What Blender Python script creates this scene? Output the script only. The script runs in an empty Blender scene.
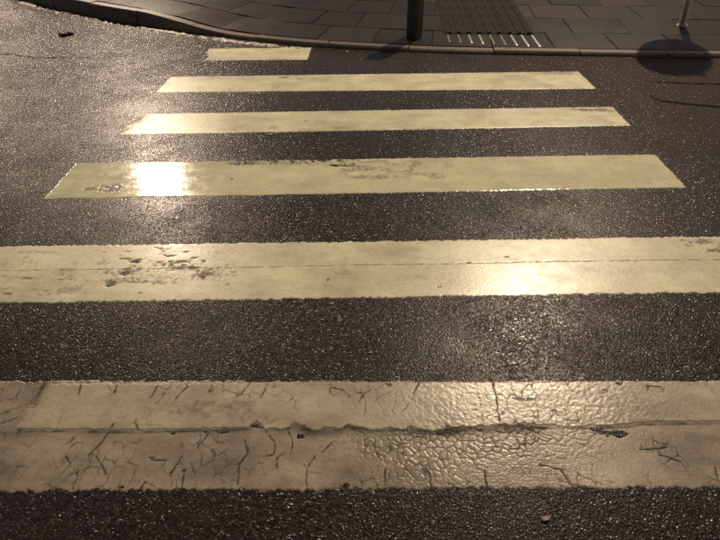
import bpy, math, random
import numpy as np

# ------------------------------------------------------------------ camera, world, exposure
scene = bpy.context.scene
COL = scene.collection
R = math.radians

cam_d = bpy.data.cameras.new('camera')
cam_d.sensor_width = 36.0
cam_d.lens = 28.0
cam_d.clip_start = 0.05
cam_d.clip_end = 1000.0
cam = bpy.data.objects.new('camera', cam_d)
cam.location = (0.0, 0.0, 1.64)
PITCH = math.atan(402.0 / 560.0)
YAW = math.atan2(27 / 560.0, math.cos(PITCH) + 402 / 560.0 * math.sin(PITCH))
cam.rotation_euler = (math.pi / 2 - PITCH, 0.0, YAW)
COL.objects.link(cam)
scene.camera = cam

world = bpy.data.worlds.new('World')
scene.world = world
world.use_nodes = True
wn = world.node_tree
wn.nodes.clear()
sky = wn.nodes.new('ShaderNodeTexSky')
sky.sky_type = 'NISHITA'
sky.sun_disc = False
sky.sun_elevation = R(25.0)
sky.sun_rotation = R(100.0)
sky.dust_density = 1.0
sky.air_density = 1.0
bg = wn.nodes.new('ShaderNodeBackground')
bg.inputs['Strength'].default_value = 0.028
wout = wn.nodes.new('ShaderNodeOutputWorld')
glow = wn.nodes.new('ShaderNodeMix')          # town glow on the night cloud: warms the sky evenly
glow.data_type = 'RGBA'; glow.blend_type = 'MULTIPLY'
glow.inputs[0].default_value = 1.0
glow.inputs[7].default_value = (1.0, 0.78, 0.66, 1.0)
wn.links.new(sky.outputs[0], glow.inputs[6])
wn.links.new(glow.outputs[2], bg.inputs[0])
wn.links.new(bg.outputs[0], wout.inputs[0])

scene.view_settings.view_transform = 'Standard'
scene.view_settings.look = 'None'
scene.view_settings.gamma = 1.0
scene.view_settings.use_curve_mapping = False
scene.view_settings.exposure = 0.92
scene.cycles.use_denoising = False
scene.cycles.sample_clamp_indirect = 0.6
scene.cycles.caustics_reflective = False
scene.cycles.caustics_refractive = False
scene.cycles.filter_width = 2.1

# street lamps of the place: lamp x, y, height, power, colour, foot x, foot y
LAMPS = [
    (5.0, 14.5, 11.0, 4300.0, (1.0, 0.785, 0.56), 5.6, 16.2,
     'tall street lamp standing on the pavement behind the thin sign post', 0.20),
    (-8.5, 19.3, 8.0, 2500.0, (1.0, 0.76, 0.56), -8.2, 20.6,
     'street lamp beside the curved kerb of the side street', 0.28),
    (-20.6, 27.4, 8.0, 1000.0, (1.0, 0.72, 0.52), -22.0, 28.0,
     'street lamp across the side street, closer to the crossing', 0.28),
    (-28.0, 44.0, 8.0, 350.0, (1.0, 0.72, 0.52), -29.4, 44.2,
     'street lamp across the side street, farther from the crossing', 0.30),
]

rng = np.random.default_rng(7)
random.seed(7)
CRACK_UP = [[(-1.149, 1.481),(-1.134, 1.415)], [(-1.005, 1.471),(-1.001, 1.43)], [(-0.844, 1.472),(-0.854, 1.411)], [(-0.795, 1.479),(-0.81, 1.428)], [(-0.727, 1.477),(-0.754, 1.41)], [(-0.637, 1.506),(-0.637, 1.445)], [(-0.484, 1.512),(-0.493, 1.481),(-0.524, 1.424)], [(-0.422, 1.499),(-0.43, 1.433)], [(-0.172, 1.509),(-0.176, 1.463)], [(-0.167, 1.494),(-0.127, 1.48)], [(-0.02, 1.489),(-0.053, 1.443)], [(0.046, 1.528),(0.062, 1.508)], [(0.18, 1.544),(0.146, 1.475)], [(0.465, 1.566),(0.459, 1.503),(0.458, 1.424),(0.455, 1.336)], [(-0.944, 1.29),(-0.95, 1.25)], [(-0.865, 1.293),(-0.837, 1.258)]]
CRACK_LO = [[(-0.95, 1.25),(-0.959, 1.194),(-0.98, 1.152)], [(-1.052, 1.149),(-1.027, 1.111)], [(-0.986, 1.089),(-0.974, 1.041),(-0.972, 1.023)], [(-0.952, 1.153),(-0.889, 1.085)], [(-0.661, 1.145),(-0.673, 1.094)], [(-0.749, 1.061),(-0.752, 1.031)], [(-0.589, 1.264),(-0.611, 1.199)], [(-0.559, 1.274),(-0.547, 1.223)], [(-0.655, 1.157),(-0.676, 1.094)], [(-0.63, 1.095),(-0.619, 1.037)], [(-0.455, 1.239),(-0.433, 1.186),(-0.451, 1.141),(-0.442, 1.065)], [(-0.37, 1.264),(-0.347, 1.23),(-0.342, 1.181),(-0.369, 1.176)], [(-0.309, 1.288),(-0.284, 1.233),(-0.287, 1.179)], [(-0.204, 1.182),(-0.222, 1.13),(-0.215, 1.063)], [(-0.15, 1.238),(-0.175, 1.196)], [(-0.33, 1.169),(-0.323, 1.127)], [(0.001, 1.231),(0.012, 1.183)], [(0.043, 1.141),(0.036, 1.092)], [(0.183, 1.139),(0.189, 1.079)], [(0.371, 1.146),(0.372, 1.086)], [(-0.089, 1.087),(-0.083, 1.051)], [(1.151, 1.192),(1.137, 1.135)], [(0.923, 1.251),(1.02, 1.263)], [(-0.755, 1.145),(-0.708, 1.139)], [(0.984, 1.233),(1.041, 1.207)], [(0.563, 1.177),(0.626, 1.16),(0.656, 1.087)]]
LAYER_EDGE = [(-1.341, 1.243),(-1.24, 1.247),(-1.126, 1.252),(-0.945, 1.254),(-0.696, 1.268),(-0.535, 1.279),(-0.461, 1.286),(-0.441, 1.296),(-0.43, 1.314),(-0.41, 1.306),(-0.392, 1.285),(-0.324, 1.292),(-0.297, 1.302),(-0.26, 1.299),(-0.212, 1.287),(-0.13, 1.295),(-0.102, 1.314),(-0.066, 1.311),(0.003, 1.296),(0.093, 1.304),(0.236, 1.305),(0.344, 1.313),(0.435, 1.326),(0.491, 1.337),(0.562, 1.335),(0.669, 1.335),(0.759, 1.339),(0.905, 1.349),(0.964, 1.364),(1.256, 1.38)]
CHIP6U = [(0.883, 1.519, 0.015, 0.016, 4.5),(1.089, 1.533, 0.028, 0.015, 5),(1.059, 1.542, 0.011, 0.01, 2.5),(0.668, 1.403, 0.007, 0.01, 4.5),(0.55, 1.461, 0.038, 0.01, 1.5),(1.314, 1.583, 0.023, 0.022, 5.5),(-0.394, 1.495, 0.008, 0.013, 4),(0.05, 1.518, 0.012, 0.013, 3.5),(0.957, 1.558, 0.012, 0.011, 3)]
CHIP6L = [(0.684, 1.095, 0.029, 0.033, 7),(0.834, 1.315, 0.107, 0.022, 5),(-0.63, 1.107, 0.01, 0.011, 3),(-0.713, 1.255, 0.014, 0.017, 4),(-0.813, 1.036, 0.013, 0.007, 5),(-0.733, 1.043, 0.01, 0.007, 4),(-0.087, 1.065, 0.009, 0.014, 6),(-0.263, 1.264, 0.018, 0.012, 3),(0.267, 1.079, 0.017, 0.011, 4),(-0.764, 1.152, 0.017, 0.005, 2.5)]
CHIP5 = [(-1.772, 2.37, 0.058, 0.028, 1.0),(-1.384, 2.232, 0.035, 0.015, 3.6),(-1.24, 2.326, 0.03, 0.02, 3.6),(-1.306, 2.333, 0.036, 0.01, 2),(-1.731, 2.143, 0.03, 0.016, 2),(-1.545, 2.142, 0.068, 0.006, 2.8),(-1.291, 2.127, 0.044, 0.041, 2.6),(-1.291, 2.103, 0.02, 0.016, 3.6),(-1.126, 2.055, 0.014, 0.023, 2),(-1.256, 2.203, 0.02, 0.013, 3),(-1.093, 2.369, 0.042, 0.011, 2.8),(-1.024, 2.317, 0.051, 0.01, 3),(-0.947, 2.356, 0.026, 0.011, 2.8),(-0.947, 2.267, 0.04, 0.01, 2.8),(-1.031, 2.408, 0.026, 0.01, 2.6),(-0.859, 2.185, 0.015, 0.012, 3),(-0.888, 2.331, 0.02, 0.011, 2.8),(-1.03, 2.237, 0.025, 0.009, 2.4),(-1.749, 2.023, 0.024, 0.011, 2),(-1.166, 2.432, 0.026, 0.009, 1.8),(-1.32, 2.397, 0.021, 0.009, 1.6),(1.763, 2.595, 0.048, 0.03, 1.6),(0.47, 2.366, 0.02, 0.007, 3),(0.668, 2.428, 0.016, 0.008, 3),(-0.243, 2.193, 0.01, 0.008, 2.4),(0.301, 2.158, 0.029, 0.008, 1.6)]
CHIP4 = [(-1.808, 3.09, 0.057, 0.033, 2.2),(-1.834, 3.062, 0.019, 0.013, 3),(-0.898, 3.476, 0.068, 0.032, 3.0),(-0.712, 3.468, 0.095, 0.031, 2.6),(-0.543, 3.474, 0.081, 0.035, 3),(-0.337, 3.451, 0.067, 0.031, 2.4),(-0.498, 3.384, 0.04, 0.018, 2.2),(-0.969, 3.306, 0.013, 0.014, 2.4),(-0.201, 3.426, 0.093, 0.03, 1.8),(-0.07, 3.524, 0.068, 0.032, 1.6),(-0.959, 3.262, 0.013, 0.012, 2)]
CHIP2 = [(-0.938, 5.449, 0.057, 0.032, 2.5),(1.748, 5.684, 0.138, 0.041, 1.6),(-0.786, 5.392, 0.039, 0.025, 2)]
CHIP3 = [(-0.608, 4.303, 0.032, 0.022, 2.4),(1.822, 4.648, 0.116, 0.037, 1.8),(2.014, 4.609, 0.041, 0.047, 2.4)]
SEAM5 = [(-2.086, 2.187),(-1.891, 2.204),(-1.444, 2.23),(-0.995, 2.256),(-0.394, 2.3),(-0.091, 2.325),(0.392, 2.354),(0.829, 2.389),(1.243, 2.416),(1.76, 2.444),(1.968, 2.456)]

# ------------------------------------------------------------------ helpers
def tag(o, label=None, cat=None, group=None, kind=None):
    if label: o['label'] = label
    if cat: o['category'] = cat
    if group: o['group'] = group
    if kind: o['kind'] = kind
    return o

def empty(name, loc=(0, 0, 0)):
    o = bpy.data.objects.new(name, None)
    o.location = loc
    o.empty_display_size = 0.1
    COL.objects.link(o)
    return o

def link(name, me, material=None, parent=None, smooth=False):
    if material: me.materials.append(material)
    if smooth: me.shade_smooth()
    o = bpy.data.objects.new(name, me)
    COL.objects.link(o)
    if parent: o.parent = parent
    return o

def mesh_np(name, V, F):
    """V (n,3), F (m,4) quads"""
    V = np.asarray(V, dtype=np.float32); F = np.asarray(F, dtype=np.int32)
    me = bpy.data.meshes.new(name)
    me.vertices.add(len(V)); me.vertices.foreach_set('co', V.ravel())
    me.loops.add(F.size); me.loops.foreach_set('vertex_index', F.ravel())
    me.polygons.add(len(F))
    me.polygons.foreach_set('loop_start', np.arange(0, F.size, F.shape[1], dtype=np.int32))
    me.update(calc_edges=True)
    me.validate()
    return me

def grid_faces(nx, ny):
    i = np.arange(nx * ny).reshape(ny, nx)
    return np.stack([i[:-1, :-1], i[:-1, 1:], i[1:, 1:], i[1:, :-1]], -1).reshape(-1, 4)

def pydata(name, V, F):
    me = bpy.data.meshes.new(name)
    me.from_pydata([tuple(v) for v in V], [], [tuple(f) for f in F])
    me.update()
    return me

def lathe(prof, seg=28):
    """profile [(r,z)...] bottom to top, closed at ends"""
    V, F = [], []
    for r, z in prof:
        for k in range(seg):
            a = 2 * math.pi * k / seg
            V.append((r * math.cos(a), r * math.sin(a), z))
    n = len(prof)
    for j in range(n - 1):
        for k in range(seg):
            k2 = (k + 1) % seg
            F.append((j * seg + k, j * seg + k2, (j + 1) * seg + k2, (j + 1) * seg + k))
    F.append(tuple(range(seg))[::-1])
    F.append(tuple((n - 1) * seg + k for k in range(seg)))
    return V, F

def tube(path, r, seg=12):
    path = [np.array(p, float) for p in path]
    V, F = [], []
    for i, p in enumerate(path):
        d = path[min(i + 1, len(path) - 1)] - path[max(i - 1, 0)]
        d /= np.linalg.norm(d)
        a = np.cross(d, (0.3, 0.9, 0.21)); a /= np.linalg.norm(a)
        b = np.cross(d, a)
        rr = r[i] if isinstance(r, (list, tuple)) else r
        for k in range(seg):
            t = 2 * math.pi * k / seg
            V.append(p + rr * (a * math.cos(t) + b * math.sin(t)))
    for j in range(len(path) - 1):
        for k in range(seg):
            k2 = (k + 1) % seg
            F.append((j * seg + k, j * seg + k2, (j + 1) * seg + k2, (j + 1) * seg + k))
    F.append(tuple(range(seg))[::-1])
    F.append(tuple((len(path) - 1) * seg + k for k in range(seg)))
    return V, F

# --- numpy noise
_perm = rng.random((256, 256)).astype(np.float32)
def vnoise(x, y, seed=0):
    x = x + seed * 17.31; y = y + seed * 9.77
    xi = np.floor(x).astype(np.int64); yi = np.floor(y).astype(np.int64)
    fx = (x - xi).astype(np.float32); fy = (y - yi).astype(np.float32)
    fx = fx * fx * (3 - 2 * fx); fy = fy * fy * (3 - 2 * fy)
    a = _perm[yi & 255, xi & 255]; b = _perm[yi & 255, (xi + 1) & 255]
    c = _perm[(yi + 1) & 255, xi & 255]; d = _perm[(yi + 1) & 255, (xi + 1) & 255]
    return (a * (1 - fx) + b * fx) * (1 - fy) + (c * (1 - fx) + d * fx) * fy - 0.5

def fbm(x, y, f, seed=0, octv=3):
    s = 0; amp = 1.0
    for o in range(octv):
        s = s + amp * vnoise(x * f, y * f, seed + o * 3)
        f *= 2.03; amp *= 0.5
    return s

def voro(x, y, f, seed=0, jit=0.9):
    """F1, F2-F1, cell value on a jittered grid"""
    x = x * f + seed * 3.7; y = y * f + seed * 5.3
    xi = np.floor(x).astype(np.int64); yi = np.floor(y).astype(np.int64)
    f1 = np.full(x.shape, 9.0, np.float32); f2 = f1.copy(); val = np.zeros(x.shape, np.float32)
    for dx in (-1, 0, 1):
        for dy in (-1, 0, 1):
            cx = xi + dx; cy = yi + dy
            px = cx + 0.5 + jit * (_perm[cy & 255, cx & 255] - 0.5)
            py = cy + 0.5 + jit * (_perm[(cy + 91) & 255, (cx + 53) & 255] - 0.5)
            d = np.hypot(x - px, y - py).astype(np.float32)
            near = d < f1
            f2 = np.where(near, f1, np.minimum(f2, d))
            val = np.where(near, _perm[(cy + 17) & 255, (cx + 201) & 255], val)
            f1 = np.where(near, d, f1)
    return f1, f2 - f1, val

def sstep(a, b, x):
    t = np.clip((x - a) / (b - a), 0, 1)
    return t * t * (3 - 2 * t)

def polydist(X, Y, pts):
    d = np.full(X.shape, 9.0, np.float32)
    for (x0, y0), (x1, y1) in zip(pts[:-1], pts[1:]):
        dx, dy = x1 - x0, y1 - y0
        L = dx * dx + dy * dy + 1e-12
        t = np.clip(((X - x0) * dx + (Y - y0) * dy) / L, 0, 1)
        d = np.minimum(d, np.hypot(X - x0 - t * dx, Y - y0 - t * dy))
    return d

# ------------------------------------------------------------------ materials
class NT:
    def __init__(self, name):
        self.m = bpy.data.materials.new(name)
        self.m.use_nodes = True
        self.t = self.m.node_tree
        self.b = self.t.nodes['Principled BSDF']
        self.co = self.t.nodes.new('ShaderNodeTexCoord').outputs['Object']
    def n(self, kind, **kw):
        nd = self.t.nodes.new(kind)
        for k, v in kw.items():
            if k in nd.inputs.keys(): self.set(nd.inputs[k], v)
            else: setattr(nd, k, v)
        return nd
    def set(self, inp, v):
        if isinstance(v, bpy.types.NodeSocket): self.t.links.new(v, inp)
        else: inp.default_value = v
    def noise(self, scale, detail=3, rough=0.55, vec=None):
        nd = self.n('ShaderNodeTexNoise', Scale=scale, Detail=detail, Roughness=rough)
        self.set(nd.inputs['Vector'], vec or self.co)
        return nd.outputs['Fac']
    def voro(self, scale, feature='F1', vec=None, rnd=1.0):
        nd = self.n('ShaderNodeTexVoronoi', feature=feature, Scale=scale, Randomness=rnd)
        self.set(nd.inputs['Vector'], vec or self.co)
        return nd
    def math(self, op, a, b=0.0, clamp=False):
        nd = self.t.nodes.new('ShaderNodeMath'); nd.operation = op; nd.use_clamp = clamp
        self.set(nd.inputs[0], a); self.set(nd.inputs[1], b)
        return nd.outputs[0]
    def ramp(self, fac, lo, hi, a=0.0, b=1.0):
        nd = self.n('ShaderNodeMapRange'); nd.clamp = True
        self.set(nd.inputs['Value'], fac)
        for k, v in (('From Min', lo), ('From Max', hi), ('To Min', a), ('To Max', b)):
            self.set(nd.inputs[k], v)
        return nd.outputs[0]
    def mix(self, fac, a, b):
        nd = self.t.nodes.new('ShaderNodeMix'); nd.data_type = 'RGBA'
        self.set(nd.inputs[0], fac)
        self.set(nd.inputs[6], a if isinstance(a, bpy.types.NodeSocket) else (*a, 1.0))
        self.set(nd.inputs[7], b if isinstance(b, bpy.types.NodeSocket) else (*b, 1.0))
        return nd.outputs[2]
    def attr(self, name):
        nd = self.t.nodes.new('ShaderNodeAttribute'); nd.attribute_name = name
        return nd.outputs['Fac']
    def rand(self):
        return self.t.nodes.new('ShaderNodeObjectInfo').outputs['Random']
    def bump(self, height, strength, dist, normal=None):
        nd = self.n('ShaderNodeBump', Strength=strength, Distance=dist)
        self.set(nd.inputs['Height'], height)
        if normal: self.set(nd.inputs['Normal'], normal)
        return nd.outputs[0]
    def out(self, color=None, rough=None, normal=None, **kw):
        if color is not None: self.set(self.b.inputs['Base Color'], color if isinstance(color, bpy.types.NodeSocket) else (*color, 1.0))
        if rough is not None: self.set(self.b.inputs['Roughness'], rough)
        if normal is not None: self.set(self.b.inputs['Normal'], normal)
        for k, v in kw.items():
            self.set(self.b.inputs[k], v)
        return self.m

def asphalt_mat():
    k = NT('wet_asphalt')
    big = k.noise(0.8, 4, 0.6)
    mid = k.noise(5.0, 4, 0.65)
    wet = k.ramp(k.math('ADD', k.math('MULTIPLY', big, 0.7), k.math('MULTIPLY', mid, 0.3)), 0.42, 0.60)
    v = k.voro(112.0)
    v2 = k.voro(260.0)
    stone = k.ramp(v.outputs['Distance'], 0.0, 0.70, 1.0, 0.0)
    sep = k.n('ShaderNodeSeparateColor'); k.set(sep.inputs[0], v.outputs['Color'])
    rnd, rnd2 = sep.outputs[0], sep.outputs[1]
    sep2 = k.n('ShaderNodeSeparateColor'); k.set(sep2.inputs[0], v2.outputs['Color'])
    stone_h = k.math('MULTIPLY', stone, k.ramp(rnd, 0, 1, 0.10, 1.0))
    fine = k.math('MULTIPLY', k.ramp(v2.outputs['Distance'], 0, 0.8, 1, 0), sep2.outputs[0])
    h = k.math('ADD', k.math('MULTIPLY', stone_h, 0.7), k.math('MULTIPLY', fine, 0.30))
    col = k.mix(k.ramp(rnd2, 0.1, 1.0), (0.0125, 0.0105, 0.0105), (0.036, 0.0295, 0.0275))
    col = k.mix(k.ramp(sep2.outputs[1], 0.93, 0.97), col, (0.15, 0.115, 0.09))
    col = k.mix(k.ramp(mid, 0.35, 0.75, 0.0, 0.45), col, (0.030, 0.0195, 0.016))
    col = k.mix(k.ramp(k.noise(1.1, 4, 0.6), 0.48, 0.66, 0.0, 0.55), col, (0.040, 0.025, 0.020))
    sx = k.n('ShaderNodeSeparateXYZ'); k.set(sx.inputs[0], k.co)
    # older, drier brown surfacing over on the right-hand side and along the far kerb
    dry = k.math('ADD', k.math('MULTIPLY', sx.outputs[0], 0.55), k.math('MULTIPLY', sx.outputs[1], 0.30))
    dry = k.ramp(k.math('ADD', dry, k.math('MULTIPLY', k.math('SUBTRACT', big, 0.5), 2.2)), 1.6, 2.6)
    col = k.mix(k.math('MULTIPLY', dry, 0.75), col, (0.045, 0.032, 0.0265))
    wet = k.math('MULTIPLY', wet, k.ramp(dry, 0, 1, 1.0, 0.15))
    rough = k.math('ADD', k.ramp(rnd2, 0, 1, 0.18, 0.38), k.math('MULTIPLY', dry, 0.15))
    chip = k.ramp(rnd, 0.80, 0.86)
    rough = k.math('SUBTRACT', rough, k.math('MULTIPLY', chip, k.math('SUBTRACT', rough, 0.19)))
    nb = k.bump(h, 1.0, 0.0030)
    film = k.bump(h, 1.0, k.ramp(wet, 0, 1, 0.0022, 0.0012))
    k.t.links.new(film, k.b.inputs['Coat Normal'])
    return k.out(col, rough, nb, **{'Specular IOR Level': k.math('MULTIPLY', k.ramp(chip, 0, 1, 0.07, 0.30), k.ramp(dry, 0, 1, 1.0, 0.35)), 'Coat Weight': k.ramp(wet, 0, 1, 0.03, 0.42),
                                    'Coat Roughness': k.ramp(wet, 0, 1, 0.28, 0.23), 'Coat IOR': 1.33})

def paint_mat(name, base, grime, rough, bump=0.25, grime_lo=0.45, grime_hi=0.85, grime_max=0.6):
    k = NT(name)
    dirt = k.attr('dirt'); sheen = k.attr('rough')
    mp = k.n('ShaderNodeMapping'); k.set(mp.inputs['Vector'], k.co); mp.inputs['Scale'].default_value = (0.30, 1.0, 1.0)
    streak = k.noise(7.0, 5, 0.65, mp.outputs[0])
    broad = k.math('ADD', k.math('MULTIPLY', k.noise(3.2, 5, 0.62), 0.6), k.math('MULTIPLY', streak, 0.4))
    specks = k.noise(45, 5, 0.75)
    col = k.mix(k.ramp(broad, grime_lo, grime_hi, 0.0, grime_max), base, grime)
    col = k.mix(k.ramp(specks, 0.52, 0.74, 0.0, 0.6), col, grime)
    pits = k.ramp(k.math('ADD', k.voro(190.0).outputs['Distance'], k.math('MULTIPLY', broad, -0.25)), 0.02, 0.09, 0.55, 0.0)
    col = k.mix(pits, col, (0.06, 0.045, 0.032))
    col = k.mix(dirt, col, (0.022, 0.016, 0.013))
    fine = k.noise(420, 3, 0.7)
    med = k.noise(130, 3, 0.6)
    h = k.math('ADD', k.math('MULTIPLY', fine, 0.5), k.math('MULTIPLY', med, 0.5))
    nb = k.bump(h, k.math('MULTIPLY', k.math('ADD', sheen, 0.35), bump), 0.003)
    r = k.math('ADD', k.math('MULTIPLY', sheen, 0.34), k.ramp(k.noise(14, 3), 0.3, 0.7, rough - 0.03, rough + 0.07))
    r = k.math('ADD', r, k.math('MULTIPLY', dirt, 0.2), True)
    return k.out(col, r, nb, **{'Specular IOR Level': k.ramp(dirt, 0.0, 0.6, 0.5, 0.08)})

def slab_mat():
    k = NT('wet_paving_slab')
    broad = k.noise(2.2, 4, 0.6); spk = k.noise(55, 4, 0.65); f = k.noise(300, 2)
    col = k.mix(k.rand(), (0.015, 0.0105, 0.008), (0.043, 0.031, 0.023))
    col = k.mix(k.ramp(broad, 0.4, 0.75, 0, 0.6), col, (0.024, 0.017, 0.013))
    col = k.mix(k.ramp(spk, 0.5, 0.8, 0, 0.6), col, (0.02, 0.0145, 0.0115))
    h = k.math('ADD', k.math('MULTIPLY', spk, 0.6), k.math('MULTIPLY', f, 0.4))
    return k.out(col, k.ramp(broad, 0.3, 0.7, 0.30, 0.44), k.bump(h, 0.35, 0.004), **{'Specular IOR Level': 0.1, 'Coat Weight': 0.16, 'Coat Roughness': 0.44, 'Coat IOR': 1.33})

def plain(name, c1, c2, rough, scale=30, bump=0.2, metal=0.0, dist=0.003, spec=0.5):
    k = NT(name)
    n1 = k.noise(scale, 4, 0.6); n2 = k.noise(scale * 8, 3)
    col = k.mix(k.ramp(n1, 0.35, 0.7), c1, c2)
    return k.out(col, k.ramp(n2, 0.3, 0.7, rough - 0.06, rough + 0.08),
                 k.bump(k.math('ADD', n1, n2), bump, dist), Metallic=metal, **{'Specular IOR Level': spec})

M_asph = asphalt_mat()
M_slab = slab_mat()
M_bed = plain('dark_joint_bed', (0.012, 0.009, 0.007), (0.02, 0.015, 0.012), 0.8, 40, 0.4, spec=0.1)
M_kerb = plain('kerb_concrete', (0.075, 0.056, 0.043), (0.14, 0.105, 0.082), 0.45, 18, 0.4)
M_mortar = plain('gutter_mortar', (0.35, 0.29, 0.22), (0.55, 0.47, 0.37), 0.4, 40, 0.5)
M_tile = plain('dark_tactile_tile', (0.009, 0.009, 0.008), (0.018, 0.016, 0.014), 0.78, 25, 0.3, spec=0.12)
M_steel = plain('steel_bar', (0.30, 0.28, 0.25), (0.42, 0.40, 0.36), 0.38, 60, 0.15, 1.0)
M_dull = plain('dull_steel_bar', (0.10, 0.09, 0.08), (0.18, 0.16, 0.14), 0.5, 60, 0.2, 0.8)
M_iron = plain('dark_green_iron', (0.008, 0.011, 0.009), (0.016, 0.020, 0.016), 0.42, 40, 0.15)
M_post = plain('grey_galvanised', (0.30, 0.27, 0.23), (0.42, 0.38, 0.33), 0.45, 25, 0.15, 0.6)
M_plate = plain('plate_sheet', (0.22, 0.22, 0.22), (0.28, 0.28, 0.27), 0.5, 20, 0.1)
M_tar = plain('tar_seam', (0.010, 0.008, 0.0075), (0.020, 0.016, 0.014), 0.9, 60, 0.4, spec=0.05)
M_leaf = plain('wet_leaf', (0.008, 0.005, 0.004), (0.02, 0.012, 0.008), 0.7, 60, 0.3, spec=0.1)
M_scrap = plain('paper_scrap', (0.38, 0.31, 0.24), (0.5, 0.42, 0.33), 0.5, 90, 0.3)
M_housing = plain('lamp_housing', (0.05, 0.05, 0.05), (0.08, 0.08, 0.08), 0.5, 20, 0.1)
kl = NT('lit_lamp_glass')
M_glass = kl.out((0.8, 0.7, 0.5), 0.3, None, **{'Emission Color': (1.0, 0.82, 0.58, 1.0), 'Emission Strength': 30.0})
M_cream = (0.77, 0.75, 0.48)
M_p_smooth = paint_mat('smooth_road_paint', M_cream, (0.30, 0.26, 0.165), 0.075, 0.12, 0.40, 0.74, 0.65)
M_p_mid = paint_mat('worn_road_paint', M_cream, (0.29, 0.24, 0.155), 0.22, 0.28, 0.39, 0.70, 0.75)
M_p_new = paint_mat('cracked_road_paint', (0.58, 0.51, 0.355), (0.19, 0.145, 0.095), 0.20, 0.4, 0.36, 0.66, 0.9)
M_p_old = paint_mat('old_brown_road_paint', (0.52, 0.445, 0.31), (0.15, 0.11, 0.072), 0.20, 0.4, 0.34, 0.62, 0.95)

# ------------------------------------------------------------------ road
me = pydata('road', [(-150, -150, 0), (150, -150, 0), (150, 150, 0), (-150, 150, 0)], [(0, 1, 2, 3)])
road = tag(link('road', me, M_asph), kind='structure')

# ------------------------------------------------------------------ kerb line, pavement
ctrl = np.array([(-9.9, 60), (-9.8, 40), (-9.7, 26), (-9.55, 20), (-9.2, 16.6), (-8.5, 13.6), (-7.3, 11.2), (-6.0, 9.62), (-4.816, 8.64),
                 (-3.934, 8.05), (-3.128, 7.58), (-2.54, 7.27), (-1.864, 6.97), (-1.484, 6.81), (-1.059, 6.67),
                 (-0.709, 6.575), (0.211, 6.42), (1.265, 6.335), (2.746, 6.30), (3.6, 6.295), (5, 6.29), (9, 6.28),
                 (20, 6.28), (60, 6.28)], float)
def catmull(P, n=24):
    P = np.vstack([2 * P[0] - P[1], P, 2 * P[-1] - P[-2]])
    out = []
    for i in range(1, len(P) - 2):
        p0, p1, p2, p3 = P[i - 1], P[i], P[i + 1], P[i + 2]
        for t in np.linspace(0, 1, n, endpoint=False):
            out.append(0.5 * ((2 * p1) + (-p0 + p2) * t + (2 * p0 - 5 * p1 + 4 * p2 - p3) * t * t + (-p0 + 3 * p1 - 3 * p2 + p3) * t ** 3))
    out.append(P[-2])
    return np.array(out)
KC = catmull(ctrl)
KS = np.concatenate([[0], np.cumsum(np.hypot(*np.diff(KC, axis=0).T))])
tg = np.gradient(KC, axis=0); tg /= np.linalg.norm(tg, axis=1)[:, None]
for _ in range(30):
    tg[1:-1] = (tg[:-2] + 2 * tg[1:-1] + tg[2:]) / 4
tg /= np.linalg.norm(tg, axis=1)[:, None]
KN = np.stack([-tg[:, 1], tg[:, 0]], 1)          # into the pavement
def s_of_x(x): return float(np.interp(x, KC[:, 0], KS))
def kp(s, o):
    x = np.interp(s, KS, KC[:, 0]); y = np.interp(s, KS, KC[:, 1])
    nx = np.interp(s, KS, KN[:, 0]); ny = np.interp(s, KS, KN[:, 1])
    return np.array([x + nx * o, y + ny * o])
def kerb_h(s):
    x = np.interp(s, KS, KC[:, 0])
    return float(0.165 - 0.125 * sstep(-3.2, -1.75, x) + 0.10 * sstep(5.0, 6.5, x))
def surf_z(s, o):
    k = kerb_h(s)
    return k + (0.17 - k) * float(sstep(0.1, 2.6, o))
def so_of(x, y):
    i = int(np.argmin(np.hypot(KC[:, 0] - x, KC[:, 1] - y)))
    return KS[i], math.hypot(KC[i, 0] - x, KC[i, 1] - y)
def ground_z(x, y):
    return surf_z(*so_of(x, y))

ss = np.unique(np.concatenate([np.linspace(0, s_of_x(-9.2), 12), np.arange(s_of_x(-9.2), s_of_x(7), 0.2), np.linspace(s_of_x(7), KS[-1], 10)]))
oo = [0.10, 0.16, 0.3, 0.6, 0.9, 1.2, 1.6, 2.0, 2.6, 3.2, 4.0, 5.0]
V = []
for o in oo + [70]:
    for s in ss:
        if o < 10:
            p = kp(s, o); z = surf_z(s, o) - 0.011
        else:
            p = kp(s, 5.0) + np.array([0.45, 0.9]) * 90; z = 0.15
        V.append((p[0], p[1], z))
pav = link('pavement', mesh_np('pavement', V, grid_faces(len(ss), len(oo) + 1)), M_bed, smooth=True)
tag(pav, kind='structure')

def block(corners_top, depth, bev=0.006, wob=0.0):
    """bevelled slab from 4 top corners (ccw)"""
    c = np.array(corners_top, float)
    cen = c.mean(0)
    inner = c.copy()
    for i in range(4):
        d = cen[:2] - c[i][:2]
        inner[i][:2] += d / np.linalg.norm(d) * bev * 1.4
    inner[:, 2] += 0.0
    outer = c.copy(); outer[:, 2] -= bev
    bot = c.copy(); bot[:, 2] -= depth
    V = list(inner) + list(outer) + list(bot)
    F = [(0, 1, 2, 3)]
    for i in range(4):
        j = (i + 1) % 4
        F.append((4 + i, 4 + j, j, i)); F.append((8 + i, 8 + j, 4 + j, 4 + i))
    return V, F

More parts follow.
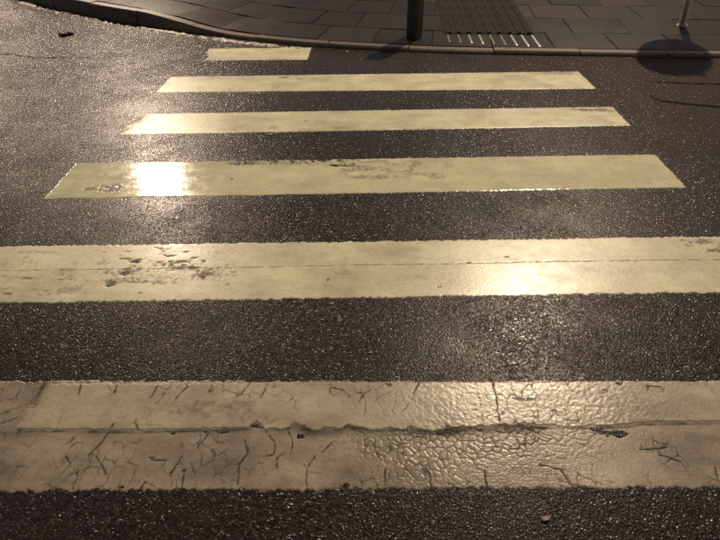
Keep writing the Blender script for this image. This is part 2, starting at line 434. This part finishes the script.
# kerb stones
s0 = s_of_x(-9.3); s1 = s_of_x(9.0)
step = 0.92; gap = 0.007
s = s0
while s < s1:
    a, b = s + gap, s + step - gap
    jz = random.uniform(-0.006, 0.006); jo = random.uniform(-0.007, 0.007)
    prof = [(0.0, -0.08), (0.0, None), (0.018, 0.0), (0.135, 0.0), (0.15, -0.012), (0.15, -0.2)]
    V, F = [], []
    ns = 6
    for i in range(ns):
        t = a + (b - a) * i / (ns - 1)
        h = kerb_h(t) + jz
        for (o, dz) in prof:
            z = h - min(0.02, h * 0.45) if dz is None else (h + dz if o > 0 else dz)
            p = kp(t, o + jo)
            V.append((p[0], p[1], z))
    n = len(prof)
    for i in range(ns - 1):
        for j in range(n - 1):
            F.append((i * n + j, i * n + j + 1, (i + 1) * n + j + 1, (i + 1) * n + j)[::-1])
    F.append(tuple(range(n))); F.append(tuple((ns - 1) * n + j for j in range(n))[::-1])
    link('kerb_stone', pydata('kerb_stone', V, F), M_kerb, pav)
    s += step

# paving slabs in bonded rows that follow the kerb
row_d = 0.60; slab_l = 0.68
for r in range(6):
    o0 = 0.156 + r * row_d; o1 = o0 + row_d
    s = s_of_x(-8.0) + (0.5 * slab_l if r % 2 else 0.0)
    while s < s_of_x(6.6):
        g0 = 0.0045 + 0.0055 * float(sstep(0.3, -0.8, np.interp(s, KS, KC[:, 0])))
        a, b = s + g0, s + slab_l - g0
        jz = [random.uniform(-0.0025, 0.0025) for _ in range(3)]
        cs = []
        for q, (t, o) in enumerate(((a, o0 + g0), (b, o0 + g0), (b, o1 - g0), (a, o1 - g0))):
            p = kp(t, o)
            cs.append((p[0], p[1], surf_z(t, o) + jz[0] + (jz[1] if q in (1, 2) else -jz[1]) + (jz[2] if q > 1 else -jz[2])))
        V, F = block(cs, 0.05, 0.003)
        link('paving_slab', pydata('paving_slab', V, F), M_slab, pav)
        s += slab_l

# broken mortar fillet in the gutter at the foot of the kerb
sa = np.arange(s_of_x(-6.5), s_of_x(0.0), 0.008)
ob = np.linspace(-0.20, 0.012, 24)
SS, OO = np.meshgrid(sa, ob)
PX = np.interp(SS, KS, KC[:, 0]) + np.interp(SS, KS, KN[:, 0]) * OO
PY = np.interp(SS, KS, KC[:, 1]) + np.interp(SS, KS, KN[:, 1]) * OO
hh = 0.010 + 0.035 * fbm(SS, OO, 5.0, 3) + 0.02 * fbm(SS, OO, 30.0, 5) - 0.35 * np.abs(OO + 0.125)
hh = np.clip(hh, -0.006, 0.016) - 0.016 * sstep(-1.3, -0.3, PX)
gut = link('gutter_mortar', mesh_np('gutter_mortar', np.stack([PX, PY, hh], -1).reshape(-1, 3), grid_faces(len(sa), len(ob))), M_mortar, pav, True)

# opposite pavement of the side street, where the far lamps stand
V, F = block([(-70, 22.0, 0.13), (-20.6, 22.0, 0.13), (-24.0, 70, 0.13), (-80, 70, 0.13)], 0.2, 0.02)
tag(link('opposite_pavement', pydata('opposite_pavement', V, F), M_kerb), kind='structure')

# ------------------------------------------------------------------ painted stripes
def stripe_field(NL, NR, FR, FL, res, T=0.0020, seed=1, rag=1.0, margin=0.022, fine=None):
    NL, NR, FR, FL = [np.array(p, float) for p in (NL, NR, FR, FL)]
    W = np.linalg.norm((NR + FR) / 2 - (NL + FL) / 2); D = np.linalg.norm((FL + FR) / 2 - (NL + NR) / 2)
    nx = int((W + 2 * margin) / res) + 1; ny = int((D + 2 * margin) / res) + 1
    u = np.linspace(-margin / W, 1 + margin / W, nx)
    if fine:
        ua, ub = fine
        u = np.concatenate([np.linspace(-margin / W, ua, int((ua + margin / W) * W / 0.006) + 1)[:-1], np.linspace(ua, ub, int((ub - ua) * W / res)), np.linspace(ub, 1 + margin / W, int((1 - ub + margin / W) * W / 0.006) + 1)[1:]])
        nx = len(u)
    v = np.linspace(-margin / D, 1 + margin / D, ny)
    U, Vv = np.meshgrid(u, v)
    X = (NL[0] * (1 - U) + NR[0] * U) * (1 - Vv) + (FL[0] * (1 - U) + FR[0] * U) * Vv
    Y = (NL[1] * (1 - U) + NR[1] * U) * (1 - Vv) + (FL[1] * (1 - U) + FR[1] * U) * Vv
    e = np.minimum(np.minimum(Vv * D, (1 - Vv) * D), np.minimum(U * W, (1 - U) * W))
    e = e + rag * (0.013 * fbm(X, Y, 65, seed, 3) + 0.006 * fbm(X, Y, 9, seed + 7, 2))
    return dict(X=X, Y=Y, U=U, V=Vv, W=W, D=D, e=e, T=T, seed=seed, nx=nx, ny=ny,
                cut=np.zeros_like(X), dirt=np.zeros_like(X), rough=np.full_like(X, 0.3), add=np.zeros_like(X))

def add_chips(S, chips):
    X, Y = S['X'], S['Y']
    for i, (cx, cy, rx, ry, d) in enumerate(chips):
        rx = max(rx, 0.004); ry = max(ry, 0.004)
        fr = 1.0 / max(min(rx, ry), 0.006)
        q = 0.75 - np.hypot((X - cx) / rx, (Y - cy) / ry) + 1.5 * fbm(X * 0.6, Y, 0.45 * fr, S['seed'] + i, 4) + 0.7 * fbm(X, Y, 120, S['seed'] + i + 50, 2)
        q = np.where(np.abs(X - cx) < 3 * rx + 0.02, q, -1)
        c = sstep(0.0, 0.2, q)
        S['cut'] = np.maximum(S['cut'], c * d * 0.00065)
        S['dirt'] = np.maximum(S['dirt'], 0.75 * sstep(-0.1, 0.25, q) * min(1, d / 2.6))

def add_cracks(S, lines, w=0.0026, depth=0.0007, jit=0.006, branch=False):
    X = S['X'] + jit * (fbm(S['X'], S['Y'], 40, S['seed'] + 40, 2) + 0.5 * fbm(S['X'], S['Y'], 170, S['seed'] + 41, 2))
    Y = S['Y'] + jit * (fbm(S['X'], S['Y'], 40, S['seed'] + 60, 2) + 0.5 * fbm(S['X'], S['Y'], 170, S['seed'] + 61, 2))
    lines = [(l, 1.0) for l in lines]
    if branch:
        rr = random.Random(S['seed'])
        for l, _ in list(lines):
            for _k in range(2):
                x, y = rr.choice(l)
                a = rr.uniform(0, 6.28); br = [(x, y)]
                for _j in range(rr.randint(2, 4)):
                    a += rr.uniform(-0.6, 0.6); q = rr.uniform(0.006, 0.018)
                    x += q * math.cos(a); y += q * math.sin(a); br.append((x, y))
                lines.append((br, 0.5))
    for i, (l, k0) in enumerate(lines):
        xs = [p[0] for p in l]; ys = [p[1] for p in l]
        m = (X > min(xs) - 0.03) & (X < max(xs) + 0.03) & (Y > min(ys) - 0.03) & (Y < max(ys) + 0.03)
        if not m.any(): continue
        x, y = X[m], Y[m]
        d = polydist(x, y, l)
        ww = w * (0.55 + 1.1 * np.clip(0.5 + 1.4 * vnoise(x * 55, y * 55, i), 0, 1)) * (0.7 + 0.3 * k0)
        S['cut'][m] = np.maximum(S['cut'][m], depth * k0 * np.exp(-(d / ww) ** 2))
        S['dirt'][m] = np.maximum(S['dirt'][m], (0.25 + 0.75 * k0) * np.exp(-(d / ww) ** 2))

def add_scuff(S, x0, x1, y0, y1, amt=0.8, seed=0, soft=0.06, bias=0.0):
    X, Y = S['X'], S['Y']
    m = sstep(x0 - soft, x0 + soft, X) * sstep(x1 + soft, x1 - soft, X) * sstep(y0 - soft * .4, y0 + soft * .4, Y) * sstep(y1 + soft * .4, y1 - soft * .4, Y)
    n = 0.5 + 0.55 * fbm(X * 0.35, Y, 22, S['seed'] + seed, 4) + 0.45 * fbm(X, Y, 75, S['seed'] + seed + 9, 3)
    k = np.clip((m * 0.60 + n + bias - 1.10) / 0.28, 0, 1) * amt
    S['dirt'] = np.maximum(S['dirt'], k)
    S['cut'] = np.maximum(S['cut'], 0.0022 * np.clip(k * 1.6 - 0.75, 0, 1))
    S['rough'] = np.maximum(S['rough'], 0.5 * k)

def crack_net(S, f, thr, w=0.0016, seed=0, strength=0.65):
    """connected network of fine cracks, taller than wide, broken up by noise"""
    X, Y = S['X'], S['Y']
    wx = X + 0.020 * fbm(X, Y, 18, seed, 3) + 0.005 * fbm(X, Y, 90, seed + 2, 2)
    wy = Y + 0.020 * fbm(X, Y, 18, seed + 5, 3) + 0.005 * fbm(X, Y, 90, seed + 6, 2)
    _, ed, val = voro(wx * 1.25, wy * 0.62, f, seed)
    m = sstep(thr, thr + 0.22, fbm(X, Y, 7, seed + 8, 3))
    ww = w * f * 2.0 * (0.5 + 1.0 * np.clip(0.5 + 1.5 * vnoise(X * 60, Y * 60, seed + 9), 0, 1))
    k = np.exp(-(ed / ww) ** 2) * m
    S['dirt'] = np.maximum(S['dirt'], strength * k)
    S['cut'] = np.maximum(S['cut'], 0.0006 * k)

def build_paint(S, name, mat, parent=None, base=0.0, under=-0.0022):
    X, Y = S['X'], S['Y']
    rise = sstep(-0.001, 0.011, S['e'])
    relief = 0.00022 * fbm(X, Y, 110, S['seed'] + 11, 2) + 0.0008 * fbm(X, Y, 5, S['seed'] + 12, 2)
    z = under + (S['T'] - under) * rise + (relief + S['add']) * rise - S['cut']
    edge = 1 - sstep(0.0, 0.008, S['e'])
    S['dirt'] = np.clip(np.maximum(S['dirt'], 0.5 * edge), 0, 1)
    S['rough'] = np.clip(S['rough'] + 0.8 * edge, 0, 1.2)
    lo = under - 0.003
    z = np.maximum(z, lo) + base
    F = grid_faces(S['nx'], S['ny'])
    zz = z.ravel()
    keep = (zz[F] > -0.0012).any(1)
    F = F[keep]
    used = np.zeros(zz.size, bool); used[F.ravel()] = True
    idx = np.cumsum(used) - 1
    V = np.stack([X.ravel(), Y.ravel(), zz], -1)[used]
    me = mesh_np(name, V, idx[F])
    for a in ('dirt', 'rough'):
        at = me.attributes.new(a, 'FLOAT', 'POINT')
        at.data.foreach_set('value', S[a].ravel()[used].astype(np.float32))
    return link(name, me, mat, parent, True)

GRP = 'stripes of the zebra crossing'
def worn_left(S, u0, u1, amt=0.006):
    w = 1 - sstep(u0, u1, S['U'] + 0.10 * fbm(S['X'], S['Y'], 5, S['seed'] + 3, 4))
    n = 0.5 + fbm(S['X'], S['Y'], 26, S['seed'] + 5, 4)
    S['cut'] = np.maximum(S['cut'], amt * np.clip(w * 1.35 - 0.75 * n, 0, 1))
    S['dirt'] = np.maximum(S['dirt'], np.clip(0.55 * w + 0.5 * w * (n - 0.5), 0, 0.8))
    S['rough'] = np.maximum(S['rough'], 0.5 * w)

# short one at the kerb
S = stripe_field((-2.03, 5.975), (-0.785, 6.05), (-0.80, 6.545), (-2.05, 6.46), 0.008, seed=1)
worn_left(S, -0.06, 0.26)
tag(build_paint(S, 'crosswalk_stripe', M_p_mid), 'short cream stripe, faded at one end, tight against the pavement kerb', 'road marking', GRP)

S = stripe_field((-2.04, 4.945), (1.963, 5.205), (1.945, 5.75), (-2.05, 5.415), 0.0075, seed=2)
worn_left(S, -0.10, 0.035, 0.003); add_chips(S, CHIP2); add_scuff(S, 1.3, 1.95, 5.60, 5.80, 0.55, 3); add_scuff(S, -1.5, -0.2, 5.42, 5.62, 0.4, 4)
tag(build_paint(S, 'crosswalk_stripe', M_p_mid), 'full width cream stripe next to the short one by the kerb', 'road marking', GRP)

S = stripe_field((-1.99, 3.955), (1.962, 4.30), (1.955, 4.735), (-2.06, 4.405), 0.007, seed=3)
worn_left(S, -0.08, 0.07, 0.004); add_chips(S, CHIP3); add_scuff(S, 1.55, 2.0, 4.58, 4.78, 0.75, 3); add_scuff(S, -0.9, 0.7, 4.0, 4.2, 0.35, 5)
tag(build_paint(S, 'crosswalk_stripe', M_p_mid), 'narrow cream stripe with a ragged faded end, third out from the kerb', 'road marking', GRP)

S = stripe_field((-2.05, 2.945), (1.944, 3.25), (1.938, 3.765), (-2.085, 3.46), 0.006, seed=4, rag=0.8)
S['rough'][:] = 0.10
add_chips(S, [c for c in CHIP4 if c[1] < 3.3 and c[4] < 2.9]); add_scuff(S, -1.05, -0.1, 3.47, 3.7, 0.95, 3, 0.06, 0.16); add_scuff(S, -0.3, 0.5, 3.28, 3.6, 0.5, 6); add_scuff(S, -1.9, -1.6, 3.03, 3.16, 0.8, 7)
tag(build_paint(S, 'crosswalk_stripe', M_p_smooth), 'smooth wet cream stripe with glaring lamp reflection and a scuffed far edge', 'road marking', GRP)

S = stripe_field((-2.09, 1.925), (1.93, 2.18), (1.93, 2.683), (-2.09, 2.422), 0.0042, seed=5, rag=1.1)
S['rough'] = 0.30 - 0.18 * sstep(0.52, 0.60, S['U'] + 0.06 * fbm(S['X'], S['Y'], 9, 3)) * sstep(0.80, 0.68, S['U'] + 0.06 * fbm(S['X'], S['Y'], 9, 5)) * sstep(0.60, 0.50, S['V'])
S['rough'] -= 0.22 * sstep(0.20, 0.26, S['U']) * sstep(0.36, 0.30, S['U']) * sstep(0.35, 0.55, S['V'] + 0.4 * fbm(S['X'], S['Y'], 8, 9)); add_chips(S, CHIP5); add_scuff(S, -1.5, -0.65, 2.1, 2.45, 0.6, 3, 0.1, -0.04); add_scuff(S, -2.0, -1.3, 2.0, 2.4, 0.4, 5, 0.1); add_scuff(S, 1.6, 2.0, 2.5, 2.65, 0.7, 6)
add_cracks(S, [SEAM5], 0.0017, 0.0012, 0.004)
tag(build_paint(S, 'crosswalk_stripe', M_p_mid), 'cream stripe with a thin lengthwise seam and dark chips at one end', 'road marking', GRP)

# the double-layered cracked stripe
st = empty('crosswalk_stripe', (0.0, 1.3, 0.0))
tag(st, 'brownish crazed stripe of two overlapping paint layers, full of cracks', 'road marking', GRP)
S = stripe_field((-2.06, 0.965), (1.90, 1.145), (1.92, 1.615), (-2.06, 1.46), 0.0025, seed=6, rag=1.0, fine=(0.12, 0.88))
X, Y = S['X'], S['Y']
zone = sstep(-0.35, 0.15, X + 0.2 * fbm(X, Y, 4, 70)) * (1 - sstep(0.5, 0.95, X + 0.2 * fbm(X, Y, 4, 71)))
f1, ed, val = voro(X + 0.016 * fbm(X, Y, 30, 72), Y * 1.15 + 0.016 * fbm(X, Y, 30, 73), 36.0, 3, 1.0)
up = sstep(0.05, 0.45, S['V'] + 0.3 * fbm(X, Y, 8, 74)) * 0.85 + 0.15
S['add'] += zone * up * (0.0015 * sstep(0.0, 0.30, ed) * (0.25 + val) - 0.0010)
S['dirt'] = np.maximum(S['dirt'], zone * up * 0.95 * (1 - sstep(0.0, 0.11, ed)) * (0.3 + val))
f1, ed2, val2 = voro(X, Y, 85.0, 5)
S['add'] += zone * 0.0003 * sstep(0.0, 0.4, ed2)
S['rough'] = 0.12 + 0.25 * (1 - zone)
rc = random.Random(3)
seam_chips = []
for _ in range(44):
    x = rc.uniform(-0.62, 0.62)
    y = float(np.interp(x, [p[0] for p in LAYER_EDGE], [p[1] for p in LAYER_EDGE])) - rc.uniform(-0.004, 0.016)
    seam_chips.append((x, y, rc.uniform(0.006, 0.018), rc.uniform(0.004, 0.009), rc.uniform(1.5, 3.6)))
add_chips(S, CHIP6L + seam_chips)
add_cracks(S, CRACK_LO, 0.0024, branch=True)
crack_net(S, 17.0, -0.10, 0.0013, 21)
ly = np.interp(X, [p[0] for p in LAYER_EDGE], [p[1] for p in LAYER_EDGE])
under_lip = np.exp(-((Y - ly) / 0.030) ** 2) * (0.25 + 0.75 * np.clip(0.6 + fbm(X, Y, 12, 80), 0, 1)) * sstep(-0.75, -0.3, X) * (1 - sstep(0.45, 0.8, X))
S['dirt'] = np.maximum(S['dirt'], 0.85 * under_lip)
lap = np.exp(-((Y - ly + 0.003) / 0.0055) ** 2) * sstep(-1.28, -1.25, X) * np.clip(0.75 + 0.9 * fbm(X, Y, 25, 81, 2), 0.3, 1)
d_end = polydist(X, Y, [(-1.27, 1.24), (-1.293, 1.475)])
lap = np.maximum(lap, np.exp(-(d_end / 0.009) ** 2) * np.clip(0.5 + 1.2 * fbm(X, Y, 25, 82, 2), 0, 1))
S['dirt'] = np.maximum(S['dirt'], 0.85 * lap)
old = build_paint(S, 'old_paint_layer', M_p_old, st)
old.matrix_parent_inverse = st.matrix_world.inverted(); old.location = (0, -1.3, 0)

S = stripe_field((-1.262, 1.235), (1.90, 1.39), (1.92, 1.617), (-1.285, 1.478), 0.0025, T=0.0024, seed=8, rag=0.7, fine=(0.01, 0.87))
X, Y = S['X'], S['Y']
ly = np.interp(X, [p[0] for p in LAYER_EDGE], [p[1] for p in LAYER_EDGE])
rough_edge = sstep(-0.6, -0.3, X) * (1 - sstep(0.75, 0.95, X))
ly = ly + rough_edge * 0.022 * fbm(X, Y, 28, 33, 3) + 0.006 * fbm(X, Y, 60, 34, 2)
S['e'] = np.minimum(S['e'] + 0.03 * (Y < ly + 0.1), Y - ly)
S['e'] = np.minimum(S['e'], (1 - S['V']) * S['D'] + 0.008 * fbm(X, Y, 55, 35, 3))
f1, ed, val = voro(X, Y, 60.0, 9)
zone = sstep(0.0, 0.25, X) * (1 - sstep(0.85, 1.2, X))
S['add'] += zone * 0.0007 * fbm(X, Y, 85, 91, 3)
S['rough'] = 0.34 - 0.22 * zone
add_chips(S, CHIP6U); add_scuff(S, -1.1, -0.3, 1.3, 1.42, 0.35, 4)
add_cracks(S, CRACK_UP, 0.0024, branch=True)
crack_net(S, 15.0, 0.10, 0.0012, 31)
new = build_paint(S, 'new_paint_layer', M_p_new, st, base=0.0018, under=-0.0030)
new.matrix_parent_inverse = st.matrix_world.inverted(); new.location = (0, -1.3, 0)

# ------------------------------------------------------------------ seams and cracks in the asphalt
def ribbon(pts, w, seed, z=0.004):
    pts = np.array(pts, float)
    L = np.concatenate([[0], np.cumsum(np.hypot(*np.diff(pts, axis=0).T))])
    t = np.arange(0, L[-1], 0.015)
    x = np.interp(t, L, pts[:, 0]); y = np.interp(t, L, pts[:, 1])
    y = y + 0.05 * fbm(t, t * 0 + seed, 4, seed, 4)
    ww = w * (0.35 + 1.1 * np.abs(fbm(t, t * 0, 12, seed + 2, 3)) * 2) * sstep(0, 0.2, t) * sstep(0, 0.2, L[-1] - t) + 0.001
    V = np.stack([np.concatenate([x, x]), np.concatenate([y - ww, y + ww]), np.full(2 * len(t), z)], -1)
    n = len(t)
    F = np.stack([np.arange(n - 1), np.arange(1, n), np.arange(n + 1, 2 * n), np.arange(n, 2 * n - 1)], -1)
    return V, F
for i, (pts, w) in enumerate([
        ([(2.45, 5.47), (3.0, 5.39), (3.7, 5.33), (5.0, 5.25)], 0.014),
        ([(2.34, 5.10), (2.41, 4.88), (2.86, 4.76), (3.5, 4.66), (5.0, 4.4)], 0.022),
        ([(-4.4, 6.25), (-3.7, 6.0), (-3.0, 6.02)], 0.008)]):
    V, F = ribbon(pts, w, 5 + i * 4)
    link('tar_seam', mesh_np('tar_seam', V, F), M_tar, road)

# ------------------------------------------------------------------ tactile strip: dark ribbed tiles and steel bars
ts = empty('tactile_strip', (1.25, 6.75, ground_z(1.25, 6.75)))
tag(ts, 'dark ribbed tactile strip with steel bars leading over the pavement to the crossing', 'tactile paving')
tx0, tw = 0.715, 0.352
for r in range(9):
    for c in range(3):
        xa = tx0 + c * tw + 0.006; xb = xa + tw - 0.012
        ya = 7.0 + r * tw + 0.006; yb = ya + tw - 0.012
        V, F = [], []
        xs = [xa]
        nr = 3
        pitch = (xb - xa) / nr
        prof = [(xa, 0)]
        for q in range(nr):
            c0 = xa + pitch * (q + 0.5)
            prof += [(c0 - 0.026, 0), (c0 - 0.019, 0.012), (c0 + 0.019, 0.012), (c0 + 0.026, 0)]
        prof.append((xb, 0))
        n = len(prof)
        for (yy) in (ya, yb):
            for (xx, dz) in prof:
                V.append((xx, yy, ground_z(xx, yy) + 0.008 + dz))
        for (yy) in (ya, yb):
            for (xx, dz) in prof:
                V.append((xx, yy, ground_z(xx, yy) - 0.03))
        for j in range(n - 1):
            F.append((j, j + 1, n + j + 1, n + j))
            F.append((2 * n + j, 2 * n + j + 1, j + 1, j))
            F.append((n + j, n + j + 1, 3 * n + j + 1, 3 * n + j))
        F.append((0, n, 3 * n, 2 * n)); F.append((n - 1, 3 * n - 1, 4 * n - 1, 2 * n - 1))
        o = link('tile', pydata('tile', V, F), M_tile)
        o.parent = ts; o.matrix_parent_inverse = ts.matrix_world.inverted()
        o.location = (-ts.location[0], -ts.location[1], -ts.location[2])
for q in range(9):
    x = 0.755 + q * 0.122
    ya = 6.52 + 0.02 * (8 - q); yb = 6.975
    V, F = [], []
    for yy, w, h in ((ya, .004, .002), (ya + .012, .0085, .007), (yb - .012, .0085, .007), (yb, .004, .002)):
        z = ground_z(x, yy)
        V += [(x - w * 1.6, yy, z - .004), (x - w * .8, yy, z + h), (x + w * .8, yy, z + h), (x + w * 1.6, yy, z - .004)]
    for j in range(3):
        for m in range(3):
            F.append((j * 4 + m, j * 4 + 4 + m, j * 4 + 5 + m, j * 4 + 1 + m)[::-1])
    F += [(0, 1, 2, 3), (15, 14, 13, 12)]
    o = link('bar', pydata('bar', V, F), M_dull if q in (0, 1, 4, 5) else M_steel)
    o.parent = ts; o.matrix_parent_inverse = ts.matrix_world.inverted()
    o.location = (-ts.location[0], -ts.location[1], -ts.location[2])

# ------------------------------------------------------------------ bollard
bx, by = 0.352, 6.86
bol = empty('bollard', (bx, by, ground_z(bx, by)))
tag(bol, 'dark green iron bollard standing on the pavement beside the tactile strip', 'bollard')
V, F = lathe([(0.098, -0.05), (0.098, 0.0), (0.096, 0.78), (0.094, 0.80)])
link('shaft', pydata('shaft', V, F), M_iron, bol, True)
V, F = lathe([(0.097, 0.0), (0.108, 0.006), (0.108, 0.035), (0.097, 0.045)])
o = link('ring', pydata('ring', V, F), M_iron, bol, True); o.location.z = 0.80
V, F = lathe([(0.094, 0.0), (0.093, 0.03), (0.082, 0.065), (0.058, 0.09), (0.025, 0.105), (0.004, 0.108)])
o = link('cap', pydata('cap', V, F), M_iron, bol, True); o.location.z = 0.845

# ------------------------------------------------------------------ sign post
px, py = 3.62, 7.40
pz = ground_z(px, py)
sp = empty('sign_post', (px, py, pz)); sp.rotation_euler = (0, R(-4), 0)
tag(sp, 'thin grey steel post leaning slightly on the pavement, casting an oval plate shadow', 'post')
V, F = lathe([(0.042, -0.05), (0.042, 0.0), (0.042, 2.1), (0.03, 2.11)], 20)
link('post', pydata('post', V, F), M_post, sp, True)
V, F = lathe([(0.065, -0.02), (0.065, 0.010), (0.058, 0.018), (0.044, 0.022)], 20)
link('foot_collar', pydata('foot_collar', V, F), M_post, sp, True)
pc = (-0.17, 0.0, 1.47); ra, rb = 0.335, 0.69  # unseen guessed plate, outline shaped to cast the oval shadow on the kerb
V = []; n = 48
for yy in (-0.006, 0.006):
    for k in range(n):
        a = 2 * math.pi * k / n
        V.append((pc[0] + ra * math.cos(a), yy, pc[2] + rb * math.sin(a)))
F = [tuple(range(n)), tuple(range(n, 2 * n))[::-1]] + [(k, n + k, n + (k + 1) % n, (k + 1) % n) for k in range(n)]
link('shadow_plate', pydata('shadow_plate', V, F), M_plate, sp)
for zz in (1.1, 1.65):
    V, F = tube([(0.0, 0.02, zz), (-0.16, 0.02, zz)], 0.012, 8)
    link('bracket', pydata('bracket', V, F), M_post, sp, True)

# ------------------------------------------------------------------ litter on the road
def flake(name, loc, L, W, rot, mat, label, cat, lobes=0, seed=0, curl=0.0):
    rr = random.Random(seed)
    V = [(0, 0, 0.007)]; n = 14
    for k in range(n):
        a = 2 * math.pi * k / n
        q = 1 + 0.25 * (rr.random() - 0.5) + (0.25 * math.cos(lobes * a) if lobes else 0)
        V.append((L * q * math.cos(a), W * q * math.sin(a), 0.0045 + 0.004 * rr.random() + curl * rr.random()))
    for k in range(n):
        v = V[1 + k]; V.append((v[0] * 0.98, v[1] * 0.98, 0.001))
    F = [(0, 1 + k, 1 + (k + 1) % n) for k in range(n)]
    F += [(1 + k, 1 + n + k, 1 + n + (k + 1) % n, 1 + (k + 1) % n) for k in range(n)]
    o = link(name, pydata(name, V, F), mat)
    o.location = loc; o.rotation_euler = (0, 0, R(rot))
    return tag(o, label, cat)
flake('paper_scrap', (0.539, 0.982, 0.0), 0.017, 0.006, 22, M_scrap, 'tiny pale paper scrap lying on dark asphalt beside the cracked stripe', 'scrap', 0, 3)
flake('paper_scrap', (0.735, 0.985, 0.0), 0.011, 0.003, 48, M_scrap, 'thin pale sliver lying on dark asphalt near the paper scrap', 'scrap', 0, 9)
flake('fallen_leaf', (-3.83, 7.0, 0.0), 0.085, 0.045, 35, M_leaf, 'dark wet fallen leaf lying on the road near the curved kerb', 'leaf', 3, 4, 0.03)

# ------------------------------------------------------------------ street lamps (out of frame, light the place)
for (x, y, h, pw, colr, fx, fy, lab, rad) in LAMPS:
    z0 = ground_z(fx, fy) if fx > -9.5 else 0.13
    if fx > 0: z0 = 0.15
    root = empty('street_lamp', (fx, fy, z0))
    tag(root, lab, 'street lamp', 'street lamps around the crossing')
    dx, dy = x - fx, y - fy
    V, F = lathe([(0.11, -0.05), (0.11, 0.6), (0.075, 0.65), (0.05, h + 0.25)], 20)
    link('pole', pydata('pole', V, F), M_housing, root, True)
    V, F = tube([(0, 0, h + 0.2), (dx * .35, dy * .35, h + 0.42), (dx * .8, dy * .8, h + 0.46)], 0.035)
    link('arm', pydata('arm', V, F), M_housing, root, True)
    V, F = lathe([(0.26, 0.30), (0.27, 0.34), (0.20, 0.44), (0.08, 0.50)], 24)
    o = link('lamp_head', pydata('lamp_head', V, F), M_housing, root, True); o.location = (dx, dy, h)
    V, F = lathe([(0.10, 0.24), (0.20, 0.27), (0.245, 0.295)], 24)
    o = link('lamp_glass', pydata('lamp_glass', V, F), M_glass, root, True); o.location = (dx, dy, h)
    ld = bpy.data.lights.new('lamp_light', 'POINT')
    ld.energy = pw; ld.color = colr; ld.shadow_soft_size = rad * 0.8
    lo = bpy.data.objects.new('lamp_light', ld); COL.objects.link(lo)
    lo.parent = root; lo.location = (dx, dy, h)
